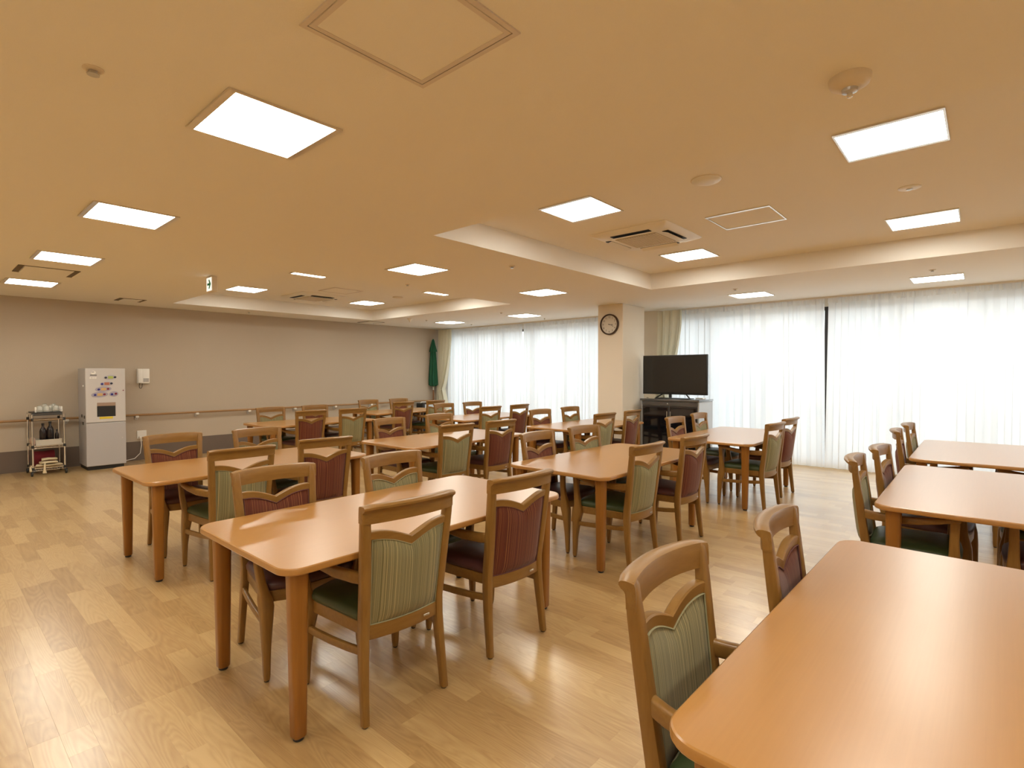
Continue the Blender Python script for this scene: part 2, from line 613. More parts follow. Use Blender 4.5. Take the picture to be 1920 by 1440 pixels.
ys = [Y0, -0.55, 3.40, 5.80, 9.72, Y1]
for k, (a, b_) in enumerate(zip(ys[:-1], ys[1:])):
    r = RECS[0] if k == 1 else RECS[1] if k == 3 else None
    if r is None:
        down(X0, X1, a, b_, H)
    else:
        down(X0, r[0], a, b_, H)
        down(r[1], X1, a, b_, H)
for x0, x1, y0, y1 in RECS:
    down(x0, x1, y0, y1, H2)
    for (ax, ay), (bx, by) in (((x0, y0), (x1, y0)), ((x1, y0), (x1, y1)), ((x1, y1), (x0, y1)), ((x0, y1), (x0, y0))):
        mb.add([(ax, ay, H), (bx, by, H), (bx, by, H2), (ax, ay, H2)], [(0, 1, 2, 3)])
ceil = struct(mb.build('ceiling', M['ceiling'], smooth=0, fix=False))
roof = struct(MB().box(X0 - 0.2, X1 + 0.3, Y0 - 0.2, Y1 + 0.2, 2.95, 3.1).build('trim_2', M['slab'], smooth=0))
roof['label'] = 'slab above the ceiling'

# free-standing column in front of the pier
colm = struct(MB().rbox(7.65, 8.38, 4.40, 4.87, 0, H, 0.006, 1).build('wall_column', M['wall_cream'], smooth=0))
colm['label'] = 'cream column with a wall clock between the two curtained bays'
struct(MB().rbox(7.638, 8.392, 4.388, 4.882, 0, 0.06, 0.004, 1).build('baseboard_column', M['dado'], smooth=0))
# terrace outside
struct(MB().box(X1 + 0.3, 30, -25, 30, -0.25, -0.1).build('ground', M['ground'], smooth=0))


# ------------------------------------------------------------------ ceiling lights
def light_proto():
    t = thing('ceiling_light', '', 'ceiling light', (0, 0, 0))
    f = MB()
    a, bx, by = 0.25, 0.03, 0.010
    f.box(-a, -a + bx, -a, a, -0.008, 0.0)
    f.box(a - bx, a, -a, a, -0.008, 0.0)
    f.box(-a + bx, a - bx, -a, -a + by, -0.008, 0.0)
    f.box(-a + bx, a - bx, a - by, a, -0.008, 0.0)
    f.build('frame', M['alu'], t, smooth=0)
    MB().box(-a + bx, a - bx, -a + by, a - by, -0.005, -0.001).build('diffuser', M['lamp'], t, smooth=0)
    return t


LIGHTS = [
    (1.10, 2.50, H, 'large square ceiling light panel nearest the camera, upper left'),
    (1.055, 4.61, H, 'second ceiling light panel along the left row, behind the nearest one'),
    (1.03, 6.72, H, 'third ceiling light panel along the left row, just before the slotted hatch'),
    (1.00, 8.83, H, 'ceiling light panel cut by the left frame edge, close to the greige wall'),
    (3.67, 4.63, H, 'left ceiling light panel on the low strip between the two recesses'),
    (5.88, 4.64, H, 'right ceiling light panel on the low strip, left of the clock column'),
    (7.96, 6.75, H, 'ceiling light panel before the far sheer curtains, nearer the clock column'),
    (7.90, 8.85, H, 'ceiling light panel in the far corner above the drapes'),
    (8.08, 2.55, H, 'small-looking ceiling light panel above the right of the television'),
    (8.17, 0.45, H, 'ceiling light panel at far right, right before the bright sheer curtain'),
    (3.67, 2.50, H2, 'ceiling light panel in the right recess, left of the air conditioner'),
    (5.90, 2.54, H2, 'ceiling light panel in the right recess, behind the air conditioner'),
    (3.73, 0.42, H2, 'large ceiling light panel in the right recess, below the smoke detector'),
    (5.93, 0.43, H2, 'ceiling light panel at the back right of the right recess'),
    (3.55, 8.78, H2, 'ceiling light panel in the left recess, right of the exit sign'),
    (5.75, 8.78, H2, 'ceiling light panel in the left recess, deepest corner'),
    (3.60, 6.70, H2, 'sliver of a ceiling light panel above the left recess air conditioner'),
    (5.85, 6.70, H2, 'sliver of a ceiling light panel at the right end of the left recess'),
]
ADDED_PANELS = [(1.1, 0.45), (1.1, -1.65), (3.7, -1.65), (5.9, -1.65), (8.1, -1.65), (-1.1, 0.45), (-1.1, 2.5), (-1.1, 4.6), (-1.1, 6.7), (-1.1, 8.8), (-1.1, -1.65)]  # unseen panels, added only to light the room
lp = light_proto()
for i, (x, y, z, lab) in enumerate(LIGHTS):
    t = lp if i == 0 else copy_tree(lp)
    t.location = (x, y, z)
    tag(t, lab, group='square ceiling light panels')
for x, y in ADDED_PANELS:
    t = copy_tree(lp)
    t.location = (x, y, H)
    tag(t, 'square ceiling light panel added overhead or behind the camera, outside the picture', group='added light panels outside the picture')


# ------------------------------------------------------------------ dining tables
TL, TW, TH, TD = 1.725, 0.93, 0.70, 0.089


def table_proto():
    t = thing('dining_table', '', 'table')
    rings = []
    for ins, z in ((0.010, TH - 0.030), (0.003, TH - 0.027), (0, TH - 0.022), (0, TH - 0.008), (0.002, TH - 0.003), (0.006, TH), (0.016, TH), (0.030, TH)):
        rings.append([(x, y, z) for x, y in rrect(0, 0, TL - 2 * ins, TW - 2 * ins, 0.085 - ins, 8)])
    MB().loft(rings).build('tabletop', M['table'], t, smooth=30)
    for sx in (-1, 1):
        for sy in (-1, 1):
            cx, cy = sx * (TL / 2 - TD), sy * (TW / 2 - TD)
            rr = []
            for z, w in ((0.014, 0.046), (0.020, 0.054), (0.3, 0.063), (0.55, 0.070), (TH - 0.03, 0.074)):
                rr.append([(x, y, z) for x, y in rrect(0, 0, w, w, w * 0.30, 4)])
            l = MB().loft(rr).build('leg', M['leg'], t)
            l.location = (cx, cy, 0)
            MB().lathe([(0.018, 0), (0.021, 0.003), (0.021, 0.016)], n=14).build('glide', M['black'], l)
    return t


TABLES = {
    1: (1.754, 2.366, 0.09, 'the front centre table', 'long wooden dining table at front centre, shown whole with both near legs'),
    2: (1.88, 4.626, 0.67, 'the left table near the dispenser', 'wooden dining table at left, between grey dispenser and front centre table'),
    3: (4.075, 4.627, 0.40, 'the table right behind the front centre one', 'wooden dining table directly behind the front centre table, middle of room'),
    4: (4.039, 2.417, -0.59, 'the table right of the front centre one', 'wooden dining table right of the front centre table, corner towards camera'),
    5: (4.10, 7.783, 0.06, 'the back left table', 'wooden dining table at back left, in front of the handrail'),
    6: (6.421, 8.68, 0.02, 'the farthest left table', 'farthest wooden dining table, near the room corner with the parasol'),
    7: (6.544, 6.478, 0.19, 'the table before the far sheer curtain', 'wooden dining table before the far sheer curtain, shining white'),
    8: (6.458, 4.286, -0.33, 'the table by the clock column', 'wooden dining table beside the clock column, left of the television'),
    9: (6.509, 2.239, 0.27, 'the table before the television', 'wooden dining table in front of the television and right sheer curtain'),
    10: (6.492, 0.029, 0.25, 'the far right table', 'farthest of the three right-hand tables, closest to the bright curtain'),
    11: (4.388, 0.004, 0.36, 'the middle right table', 'middle of the three right-hand tables, top reflecting white daylight'),
    12: (1.848, 0.018, -0.78, 'the big bottom right table', 'nearest dining table filling the bottom right corner of the picture'),
}
tp = table_proto()
for i, (k, (x, y, a, short, lab)) in enumerate(TABLES.items()):
    t = tp if i == 0 else copy_tree(tp)
    t.location = (x, y, 0)
    t.rotation_euler.z = math.radians(a)
    tag(t, lab, group='wooden dining tables')


# ------------------------------------------------------------------ dining chairs (facing local +y)
def yb(z):
    return -0.195 - 0.118 * (z - 0.395)


def hw(z):
    return 0.164 + 0.014 * (z - 0.395) / 0.37


def zp(u):
    return 0.713 + 0.052 * math.sin(min(abs(u), 1) * 1.72)


def post_mb(s):
    P = [(0.008, -.226, .198, .030, .034), (0.10, -.216, .1955, .031, .038), (0.22, -.203, .191, .033, .043), (0.34, -.193, .186, .036, .047),
         (0.42, -.194, .1835, .038, .047), (0.56, -.213, .189, .040, .044), (0.70, -.231, .1965, .041, .040), (0.80, -.243, .202, .041, .036), (0.855, -.2495, .205, .040, .032), (0.893, -.254, .2062, .037, .030), (0.9035, -.2555, .2062, .032, .020)]
    return MB().loft([[(x, y, z) for x, y in rrect(s * cx, cy, w, d, 0.008, 2)] for z, cy, cx, w, d in P])


def make_chair(col):
    t = thing('dining_armchair', '', 'chair')
    W, X = M['chair'], M['chair_x']
    for s in (-1, 1):
        p = post_mb(s).build('back_post', W, t)
        MB().lathe([(0.011, 0), (0.013, 0.002), (0.013, 0.010)], c=(s * .198, -.226, 0), n=10).build('glide', M['black'], p)
        P = [(0.008, .238, .236, .024, .026), (0.03, .238, .236, .029, .031), (0.16, .234, .235, .036, .042), (0.27, .226, .231, .050, .058), (0.345, .214, .227, .060, .074),
             (0.375, .208, .229, .056, .074), (0.41, .208, .235, .042, .058), (0.46, .207, .246, .036, .048), (0.53, .206, .257, .033, .042), (0.60, .208, .263, .031, .042), (0.630, .209, .265, .031, .042)]
        l = MB().loft([[(x, y, z) for x, y in rrect(s * cx, cy, w, d, min(w, d) * .28, 3)] for z, cy, cx, w, d in P]).build('front_leg', W, t)
        MB().lathe([(0.010, 0), (0.012, 0.002), (0.012, 0.010)], c=(s * .236, .238, 0), n=10).build('glide', M['black'], l)
        A = [(.186, -.222, .600, .030, .052), (.205, -.16, .596, .032, .050), (.233, -.06, .597, .036, .046), (.254, .05, .609, .038, .040), (.264, .13, .624, .038, .034), (.267, .205, .640, .036, .026), (.267, .232, .643, .030, .020)]
        rr = []
        for cx, cy, cz, w, h in A:
            rr.append([(s * cx + dx, cy, cz + dz) for dx, dz in rrect(0, 0, w, h, min(w, h) * .35, 3)])
        MB().loft(rr).build('armrest', X, t)
        S = [(.190, -.205, .297), (.204, -.10, .285), (.220, .03, .276), (.231, .15, .270), (.234, .226, .268)]
        MB().loft([[(s * cx + dx, cy, cz + dz) for dx, dz in rrect(0, 0, .020, .034, .006, 2)] for cx, cy, cz in S]).build('stretcher', X, t)
    # crest rail: profile swept across the back with a plan curve
    prof = [(.0142, -.036), (.0135, .0), (.0115, .030), (.008, .038), (-.004, .041), (-.020, .042), (-.034, .040), (-.041, .034), (-.041, .026), (-.034, .018), (-.024, .012), (-.0185, .002), (-.0175, -.036)]
    rr = []
    for k in range(15):
        u = -1 + 2 * k / 14
        e = 1.0 if abs(u) < 0.97 else 0.9
        c = (-.245 - .040 * (1 - u * u), .866 + .004 * (1 - u * u))
        rr.append([(u * .2248, c[0] + a * e, c[1] + b_ * e) for a, b_ in prof])
    MB().loft(rr).build('crest_rail', X, t)
    # shaped middle rail with the notch
    rr = []
    N = 24
    for k in range(N + 1):
        u = -1 + 2 * k / N
        z0 = zp(u)
        x = u * (hw(z0) + .012)
        y = yb(z0) - .022 * (1 - u * u)
        z1 = z0 + .034 - .004 * abs(u)
        rr.append([(x, y + .013, z0 - .002), (x, y + .013, z1 - .004), (x, y + .008, z1), (x, y - .014, z1), (x, y - .018, z1 - .004), (x, y - .014, z0 - .002)])
    MB().loft(rr).build('notched_rail', X, t)
    rr = []
    for k in range(9):
        u = -1 + 2 * k / 8
        x = u * .172
        y = -.194 - .022 * (1 - u * u)
        rr.append([(x, y + dy, z) for dy, z in ((.013, .338), (.015, .343), (.014, .396), (-.014, .398), (-.016, .343), (-.013, .338))])
    lr = MB().loft(rr).build('lower_rail', X, t)
    MB().rbox(.085, .115, -.2335, -.2295, .362, .371, .001, 1).build('plate', M['steel'], lr)
    # upholstered back panel
    nx, nz = 16, 9
    vs, fs = [], []
    for side in (1, -1):
        for j in range(nz + 1):
            for i in range(nx + 1):
                u, v = -1 + 2 * i / nx, j / nz
                z = .395 + v * (zp(u) - .395)
                b_ = (1 - abs(u) ** 5) * (1 - abs(2 * v - 1) ** 6)
                y = yb(z) - .022 * (1 - u * u) + side * (.008 + (.016 if side > 0 else .024) * b_)
                vs.append((u * hw(z), y, z))
    n1 = (nx + 1) * (nz + 1)
    I = lambda s, i, j: s * n1 + j * (nx + 1) + i
    for j in range(nz):
        for i in range(nx):
            fs.append((I(0, i, j), I(0, i + 1, j), I(0, i + 1, j + 1), I(0, i, j + 1)))
            fs.append((I(1, i, j), I(1, i, j + 1), I(1, i + 1, j + 1), I(1, i + 1, j)))
    loop = [(i, 0) for i in range(nx)] + [(nx, j) for j in range(nz)] + [(i, nz) for i in range(nx, 0, -1)] + [(0, j) for j in range(nz, 0, -1)]
    for k in range(len(loop)):
        a, b_ = loop[k], loop[(k + 1) % len(loop)]
        fs.append((I(0, *a), I(1, *a), I(1, *b_), I(0, *b_)))
    bp = MB().add(vs, fs).build('back_panel', M[col], t, smooth=60)
    mb = MB()
    for sd in (1, -1):
        path = []
        for i, j in loop + [loop[0]]:
            u, v = (-1 + 2 * i / nx) * .985, j / nz
            z = .399 + v * (zp(u) - .404)
            path.append((u * hw(z), yb(z) - .022 * (1 - u * u) + sd * .0125, z))
        mb.tube(path, .0032, 5, cap=False)
    mb.build('piping', M[col + '_pipe'], bp)

    def outline(s, bow=.018):
        pts = []
        F, R, yf, yr = .236, .186, .228, -.175
        raw = [(-R, yr), (R, yr), (F, yf - .03), (F * .55, yf + bow * .7), (0, yf + bow), (-F * .55, yf + bow * .7), (-F, yf - .03)]
        nraw = len(raw)
        for k, p in enumerate(raw):
            a, b_ = Vector(raw[k - 1]), Vector(raw[(k + 1) % nraw])
            p = Vector(p)
            r = .045 if k in (2, 6) else .03
            if k in (3, 4, 5):
                pts.append(p)
                continue
            d1, d2 = (a - p).normalized() * r, (b_ - p).normalized() * r
            for q in (0, .25, .5, .75, 1):
                pts.append((1 - q) ** 2 * (p + d1) + 2 * q * (1 - q) * p + q * q * (p + d2))
        c = Vector((0, .03))
        return [tuple(c + (q - c) * s) for q in pts]
    MB().loft([[(x, y, z) for x, y in outline(s)] for s, z in ((.985, .352), (.995, .356), (.995, .402), (.985, .405))]).build('seat_frame', X, t)
    MB().loft([[(x, y, z) for x, y in outline(s)] for s, z in ((.97, .402), (1.01, .412), (1.02, .428), (.985, .444), (.90, .455), (.70, .463), (.35, .467))]).build('seat', M[col + '_seat'], t, smooth=60)
    return t


CHAIRS = [(1, 'n', 'green', 1.404, 2.066, -3.7), (1, 'n', 'red', 2.115, 2.054, -3.5), (1, 'f', 'red', 1.322, 2.70, 176.5), (1, 'f', 'green', 2.079, 2.628, 181.2),
          (2, 'f', 'red', 1.508, 4.995, 182.6), (2, 'f', 'green', 2.189, 4.941, 180.6), (2, 'n', 'green', 1.558, 4.192, -1.2), (2, 'n', 'red', 2.255, 4.272, -4.2),
          (3, 'f', 'red', 3.719, 4.957, 183.1), (3, 'f', 'green', 4.519, 5.02, 180.6), (3, 'n', 'green', 3.745, 4.333, -2.5), (3, 'n', 'red', 4.401, 4.319, -2.1),
          (4, 'f', 'red', 3.675, 2.708, 180.5), (4, 'f', 'green', 4.38, 2.707, 173.9), (4, 'n', 'green', 3.64, 2.133, -2.0), (4, 'n', 'red', 4.373, 2.077, -2.1),
          (5, 'f', 'green', 3.718, 8.088, 180.2), (5, 'f', 'red', 4.451, 8.099, 178.6), (5, 'n', 'red', 3.791, 7.451, -2.3), (5, 'n', 'green', 4.431, 7.394, -2.2),
          (6, 'f', 'green', 6.076, 9.002, 179.8), (6, 'f', 'red', 6.795, 8.978, 179.8), (6, 'n', 'red', 6.066, 8.326, -3.1), (6, 'n', 'green', 6.8, 8.301, 1.5),
          (7, 'f', 'green', 6.189, 6.844, 180.3), (7, 'f', 'red', 6.852, 6.816, 178.8), (7, 'n', 'green', 6.145, 6.163, -2.6), (7, 'n', 'red', 6.862, 6.176, -0.4),
          (8, 'f', 'red', 6.045, 4.58, 177.9), (8, 'f', 'green', 6.835, 4.601, 180.4), (8, 'n', 'green', 6.047, 3.984, -3.5), (8, 'n', 'red', 6.787, 4.002, 2.1),
          (9, 'f', 'red', 6.035, 2.508, 178.7), (9, 'f', 'green', 6.809, 2.533, 180.3), (9, 'n', 'green', 6.045, 1.906, -4.5), (9, 'n', 'red', 6.812, 1.954, -3.7),
          (10, 'f', 'red', 6.043, 0.34, 183.0), (10, 'f', 'green', 6.79, 0.325, 178.0), (10, 'n', 'green', 6.09, -0.31, 0.0), (10, 'n', 'red', 6.85, -0.31, 0.0),
          (11, 'f', 'green', 3.92, 0.335, 182.9), (11, 'f', 'red', 4.556, 0.292, 177.3), (11, 'n', 'red', 4.03, -0.325, 0.0), (11, 'n', 'green', 4.74, -0.325, 0.0),
          (12, 'f', 'green', 1.402, 0.405, 179.2), (12, 'f', 'red', 2.109, 0.301, 183.2)]
protos = {}
for k, sd, col, x, y, a in CHAIRS:
    if col not in protos:
        t = protos[col] = make_chair(col)
    else:
        t = copy_tree(protos[col])
    t.location = (x, y, 0)
    t.rotation_euler.z = math.radians(a)
    if k >= 10:
        side = {'f': 'left side', 'n': 'right side'}[sd]
    else:
        side = {'f': 'far side', 'n': 'camera side'}[sd]
    tag(t, '%s-striped wooden armchair on the %s of %s' % (col, side, TABLES[k][3]), group='striped dining armchairs')


# ------------------------------------------------------------------ curtains
def sheet(y0f, y1f, z0, z1, x, amp, pitch, seed, nzs=10):
    """pleated cloth from y0f(z) to y1f(z); pleats of uneven width."""
    rnd = random.Random(seed)
    L = abs(y1f(z1) - y0f(z1))
    cuts, s = [0.0], 0.0
    while s < L:
        s += pitch * rnd.uniform(0.55, 1.5)
        cuts.append(min(s, L))
    cuts = [c / L for c in cuts]
    us, ph, am, ov = [], [], [], []
    for i in range(len(cuts) - 1):
        for q in range(14):
            us.append(cuts[i] + (cuts[i + 1] - cuts[i]) * q / 14)
            ph.append(2 * PI * q / 14)
            am.append(rnd.uniform(.6, 1.2) if q == 0 else am[-1])
            ov.append((cuts[i + 1] - cuts[i]) * L * rnd.choice((.04, .08, .14, .22)) if q == 0 else ov[-1])
    us.append(1.0)
    ph.append(0)
    am.append(am[-1])
    ov.append(0)
    vs, fs = [], []
    n = len(us)
    for j in range(nzs + 1):
        v = j / nzs
        z = z0 + (z1 - z0) * v
        a, b_ = y0f(z), y1f(z)
        sq = min(1.6, L / max(abs(b_ - a), .05))
        for i in range(n):
            drift = .25 * math.sin(3.1 * us[i] * L + seed + 2.2 * v) * (1 - v)
            A = amp * (.7 + .5 * (1 - v)) * am[i] * sq
            vs.append((x + A * (-math.cos(ph[i] + drift) * .5), a + (b_ - a) * us[i] + ov[i] * (1 - .35 * v) * math.sin(2 * ph[i] + drift), z))
    for j in range(nzs):
        for i in range(n - 1):
            fs.append((j * n + i, j * n + i + 1, (j + 1) * n + i + 1, (j + 1) * n + i))
    return MB().add(vs, fs)


def K(v):
    return lambda z: v


def sheer(y0f, y1f, seed, lab):
    t = thing('sheer_curtain', lab, 'curtain', (0, 0, 0), group='white sheer curtains')
    sheet(y0f, y1f, 0.015, H - 0.025, 9.055, 0.045, 0.13, seed).build('cloth', M['sheer'], t, smooth=80)
    sheet(y0f, y1f, H - 0.10, H - 0.022, 9.049, 0.040, 0.065, seed + 50, 2).build('heading_tape', M['sheer'], t, smooth=80)


sheer(K(10.30), lambda z: 7.70 + .012 * (z - 1), 3, 'white sheer curtain beside the tied drape in the far corner')
sheer(lambda z: 7.685, K(4.94), 4, 'white sheer curtain left of the clock column, meeting another near the far corner')
sheer(K(4.20), lambda z: 1.795 + .012 * (z - 1.2), 5, 'white sheer curtain behind and right of the television')
sheer(lambda z: 1.768 - .008 * (z - 1.2), K(-1.2), 6, 'white sheer curtain right of the narrow dark gap, behind the right-hand tables')  # bay beyond this edge is out of view, left uncurtained to add daylight
struct(MB().box(9.03, 9.08, Y0 + .05, 4.36, H - .022, H).box(9.03, 9.08, 4.92, 10.45, H - .022, H).build('trim_3', M['white'], smooth=0))['label'] = 'white curtain rail under the ceiling'


def drape(yc, sgn, w, seed, lab, x):
    t = thing('drape', lab, 'curtain', (0, 0, 0), group='beige green drapes')

    def wid(z):
        d = abs(z - 1.02)
        return .12 + (w - .12) * min(1, (d / 1.25)) ** (.62)
    o = sheet(lambda z: yc, lambda z: yc + sgn * wid(z), .02, H - .025, x, .125, .095, seed, 22).build('cloth', M['drape'], t, smooth=80)
    a, b_ = yc, yc + sgn * .135
    MB().tube([(x - .055, (a + b_) / 2, 1.02)] + [(x + .062 * -math.cos(q), (a + b_) / 2 + .085 * math.sin(q), 1.02) for q in [k * PI / 6 for k in range(1, 13)]], .014, 6).build('tieback', M['drape'], t)


drape(10.385, -1, .45, 21, 'tied beige-green drape in the far corner beside the parasol', 8.925)
drape(4.40, -1, .42, 23, 'tied beige-green drape behind the television next to the column', 8.915)

# ------------------------------------------------------------------ handrail on the left wall
t = thing('handrail', 'brown wooden handrail on small brackets along the greige wall', 'handrail', (0, Y1, 0.755))
MB().tube([(-2.8, -.075, 0), (8.85, -.075, 0)], .018, 12).build('rail', M['rail'], t)
for k in range(-5, 8):
    x = 2.458 + .8985 * k
    b = MB().tube([(x, 0, -.055), (x, -.045, -.055), (x, -.068, -.045), (x, -.075, -.015)], .009, 8).build('bracket', M['chrome'], t)
    MB().rbox(x - .024, x + .024, -.095, -.05, -.047, -.012, .005, 1).build('bracket_cap', M['white'], b)
    MB().rbox(x - .022, x + .022, -.012, 0, -.085, -.025, .004, 1).build('bracket_plate', M['steel'], b)

# ------------------------------------------------------------------ drinks dispenser
DX0, DX1, DY0, DY1 = 1.693, 2.178, 9.88, 10.425
t = thing('drinks_dispenser', 'tall grey drinks dispenser with oval button panels beside the wire trolley', 'dispenser', ((DX0 + DX1) / 2, (DY0 + DY1) / 2, 0))
OX, OY = -(DX0 + DX1) / 2, -(DY0 + DY1) / 2


def dsp(mb, name, mat, parent=None, **kw):
    return mb.xform(Matrix.Translation((OX, OY, 0))).build(name, mat, parent or t, **kw)


dsp(MB().rbox(DX0 + .004, DX1 - .004, DY0 + .03, DY1, .055, 1.512, .006, 1), 'body', M['grey'])
dsp(MB().box(DX0 + .02, DX1 - .02, DY0 + .05, DY1 - .02, .0, .06), 'plinth', M['black'])
up_door = dsp(MB().rbox(DX0, DX1, DY0, DY0 + .032, .708, 1.515, .005, 1), 'upper_door', M['grey_light'])
lo_door = dsp(MB().rbox(DX0, DX1, DY0, DY0 + .032, .06, .702, .005, 1), 'lower_door', M['grey'])


def dp(u, v):
    """zoom pixel on the dispenser front -> (x, z)"""
    X = 140 + u / 12
    Y = 680 + v / 12
    return DX0 + (X - 158.2) / 75.2 * (DX1 - DX0), 1.516 - (Y - 690.3) / 124.0


def oval(cx, cz, rx, rz, y, th, mat, name, parent):
    n = 24
    ring = [(cx + rx * math.cos(2 * PI * k / n), cz + rz * math.sin(2 * PI * k / n) + .18 * rx * math.cos(2 * PI * k / n) * .3) for k in range(n)]
    return dsp(MB().loft([[(x, y, z) for x, z in ring], [(x, y - th, z) for x, z in ring]]), name, mat, parent)


OV = [(775, 328, 150, 56, 'panel_lilac', 'print_lime', 'btn_dark', 'btn_dark'), (690, 468, 150, 48, 'panel_lilac', 'print_rust', 'btn_blue', 'btn_dark'),
      (612, 588, 185, 60, 'panel_violet', 'print_amber', 'btn_blue', 'btn_red'), (530, 708, 190, 62, 'panel_violet', 'print_amber', 'btn_blue', 'btn_red'), (850, 700, 105, 58, 'panel_violet', None, 'btn_blue', 'btn_red')]
for u, v, ru, rv, pm, lm, b1, b2 in OV:
    cx, cz = dp(u, v)
    kx, kz = (DX1 - DX0) / 75.2 / 12, 1 / 124 / 12
    pn = oval(cx, cz, ru * kx, rv * kz, DY0, .004, M[pm], 'button_panel', up_door)
    d_ = 45 if lm is None else 105
    for sg, bm_ in ((-1, b1), (1, b2)):
        # third level: buttons are pieces of the door as well
        x, z = dp(u + sg * d_, v + (6 if sg < 0 else -4))
        oval(x, z, 30 * kx, 22 * kz, DY0 - .004, .005, M[bm_], 'button', up_door)
    if lm:
        x, z = dp(u + 4, v)
        dsp(MB().rbox(x - 58 * kx, x + 58 * kx, DY0 - .006, DY0 - .003, z - 30 * kz, z + 30 * kz, .001, 1), 'drink_label', M[lm], up_door)
xa, za = dp(465, 965)
xb, zb = dp(885, 1200)
dsp(MB().rbox(xa, xb, DY0 - .003, DY0 + .02, zb, za, .002, 1), 'cup_niche', M['black'], up_door)
xa2, za2 = dp(468, 888)
dsp(MB().rbox(xa2, xb, DY0 - .006, DY0 + .002, za, za2, .002, 1), 'niche_header', M['brownstrip'], up_door)
xa3, za3 = dp(520, 1206)
xb3, zb3 = dp(820, 1252)
dsp(MB().box(xa3, xb3, DY0 - .004, DY0 + .002, zb3, za3), 'yellow_label', M['yellow'], up_door)
x, z = dp(1070, 622)
dsp(MB().lathe([(.008, 0), (.008, .005)], c=(x, DY0 - .005, z), n=10, axis='y'), 'lock', M['btn_red'], up_door)
x, z = dp(395, 222)
oval(x, z, 55 * kx, 40 * kz, DY0, .003, M['white'], 'badge', up_door)
oval(dp(385, 208)[0], dp(385, 208)[1], 34 * kx, 12 * kz, DY0 - .003, .002, M['grey'], 'badge_mark', up_door)
xa, za = dp(320, 268)
xb, zb = dp(470, 284)
dsp(MB().box(xa, xb, DY0 - .003, DY0 + .002, zb, za), 'badge_line', M['ink'], up_door)
for u in (330, 390, 440):
    xa, za = dp(u, 322)
    dsp(MB().box(xa - .012, xa + .012, DY0 - .003, DY0 + .002, za - .02, za), 'badge_label', M['white'], up_door)
x, z = dp(1070, 2050)
dsp(MB().lathe([(.010, 0), (.010, .006)], c=(DX1 - .05, DY0 - .006, .46), n=10, axis='y'), 'lock', M['steel'], lo_door)
for y, z in ((DY0 + .30, .80), (DY0 + .12, .79), (DY0 + .22, .69)):
    dsp(MB().box(DX0, DX0 + .008, y - .03, y + .03, z - .022, z + .022), 'side_vent', M['black'])
dsp(MB().lathe([(.012, 0), (.012, .006)], c=(DX0 - .002, DY0 + .18, 1.25), n=10, axis='x'), 'side_button', M['white'])

# wall phone, outlet, cord
t = thing('wall_phone', 'white wall telephone with keypad beside the grey dispenser', 'telephone', (2.564, Y1, 1.395))
MB().rbox(-.086, .086, -.055, 0, -.122, .122, .008, 2).build('body', M['white'], t)
hs = MB().rbox(-.082, -.022, -.082, -.055, -.115, .115, .012, 2).build('handset', M['white'], t)
kp = MB().rbox(-.006, .074, -.058, -.055, -.098, -.036, .001, 1).build('keypad', M['grey_light'], t)
for i in range(3):
    for j in range(3):
        MB().rbox(.002 + i * .024, .018 + i * .024, -.063, -.058, -.094 + j * .019, -.081 + j * .019, .001, 1).build('key', M['grey'], kp)
MB().tube([(-.06, -.06, -.118), (-.064, -.055, -.16), (-.058, -.045, -.195), (-.035, -.035, -.205), (-.018, -.03, -.18), (-.012, -.03, -.12)], .004, 6).build('cord', M['black'], t)
t = thing('wall_outlet', 'white wall outlet plate with a plug, right of the grey dispenser', 'outlet', (2.537, Y1, .42))
MB().rbox(-.067, .067, -.012, 0, -.068, .068, .004, 1).build('plate', M['white'], t)
pl = MB().rbox(-.045, -.005, -.045, -.012, -.06, -.025, .006, 1).build('plug', M['white'], t)
tag(MB().tube([(2.515, Y1 - .04, .37), (2.52, Y1 - .05, .25), (2.50, Y1 - .06, .12), (2.42, Y1 - .07, .04), (2.30, Y1 - .08, .022), (2.19, Y1 - .09, .02)], .006, 8).build('power_cord', M['white']),
    'thin white power cord drooping from wall outlet to grey dispenser', 'cord')

# ------------------------------------------------------------------ wire trolley
TX0, TX1, TY0, TY1 = 1.107, 1.452, 9.925, 10.36
t = thing('wire_trolley', 'chrome three-tier wire trolley on black castors by the dispenser', 'trolley', ((TX0 + TX1) / 2, (TY0 + TY1) / 2, 0))
hx, hy = (TX1 - TX0) / 2, (TY1 - TY0) / 2
for sx in (-1, 1):
    for sy in (-1, 1):
        p = MB().tube([(sx * hx, sy * hy, .055), (sx * hx, sy * hy, .865)], .011, 10)
        p = p.build('post', M['chrome'], t)
        mb = MB()
        for z in (.10, .41, .79):
            mb.lathe([(.015, z - .02), (.016, z - .016), (.016, z + .012), (.013, z + .02)], c=(sx * hx, sy * hy, 0), n=10)
        mb.build('collar', M['black'], p)
        c = MB().lathe([(.030, -.012), (.034, -.008), (.034, .008), (.030, .012)], c=(sx * hx + .012 * sx, sy * hy, .034), n=14, axis='x').build('castor', M['black'], t)
        MB().box(sx * hx - .012, sx * hx + .030, sy * hy - .02, sy * hy + .02, .058, .072).build('fork', M['black'], c)
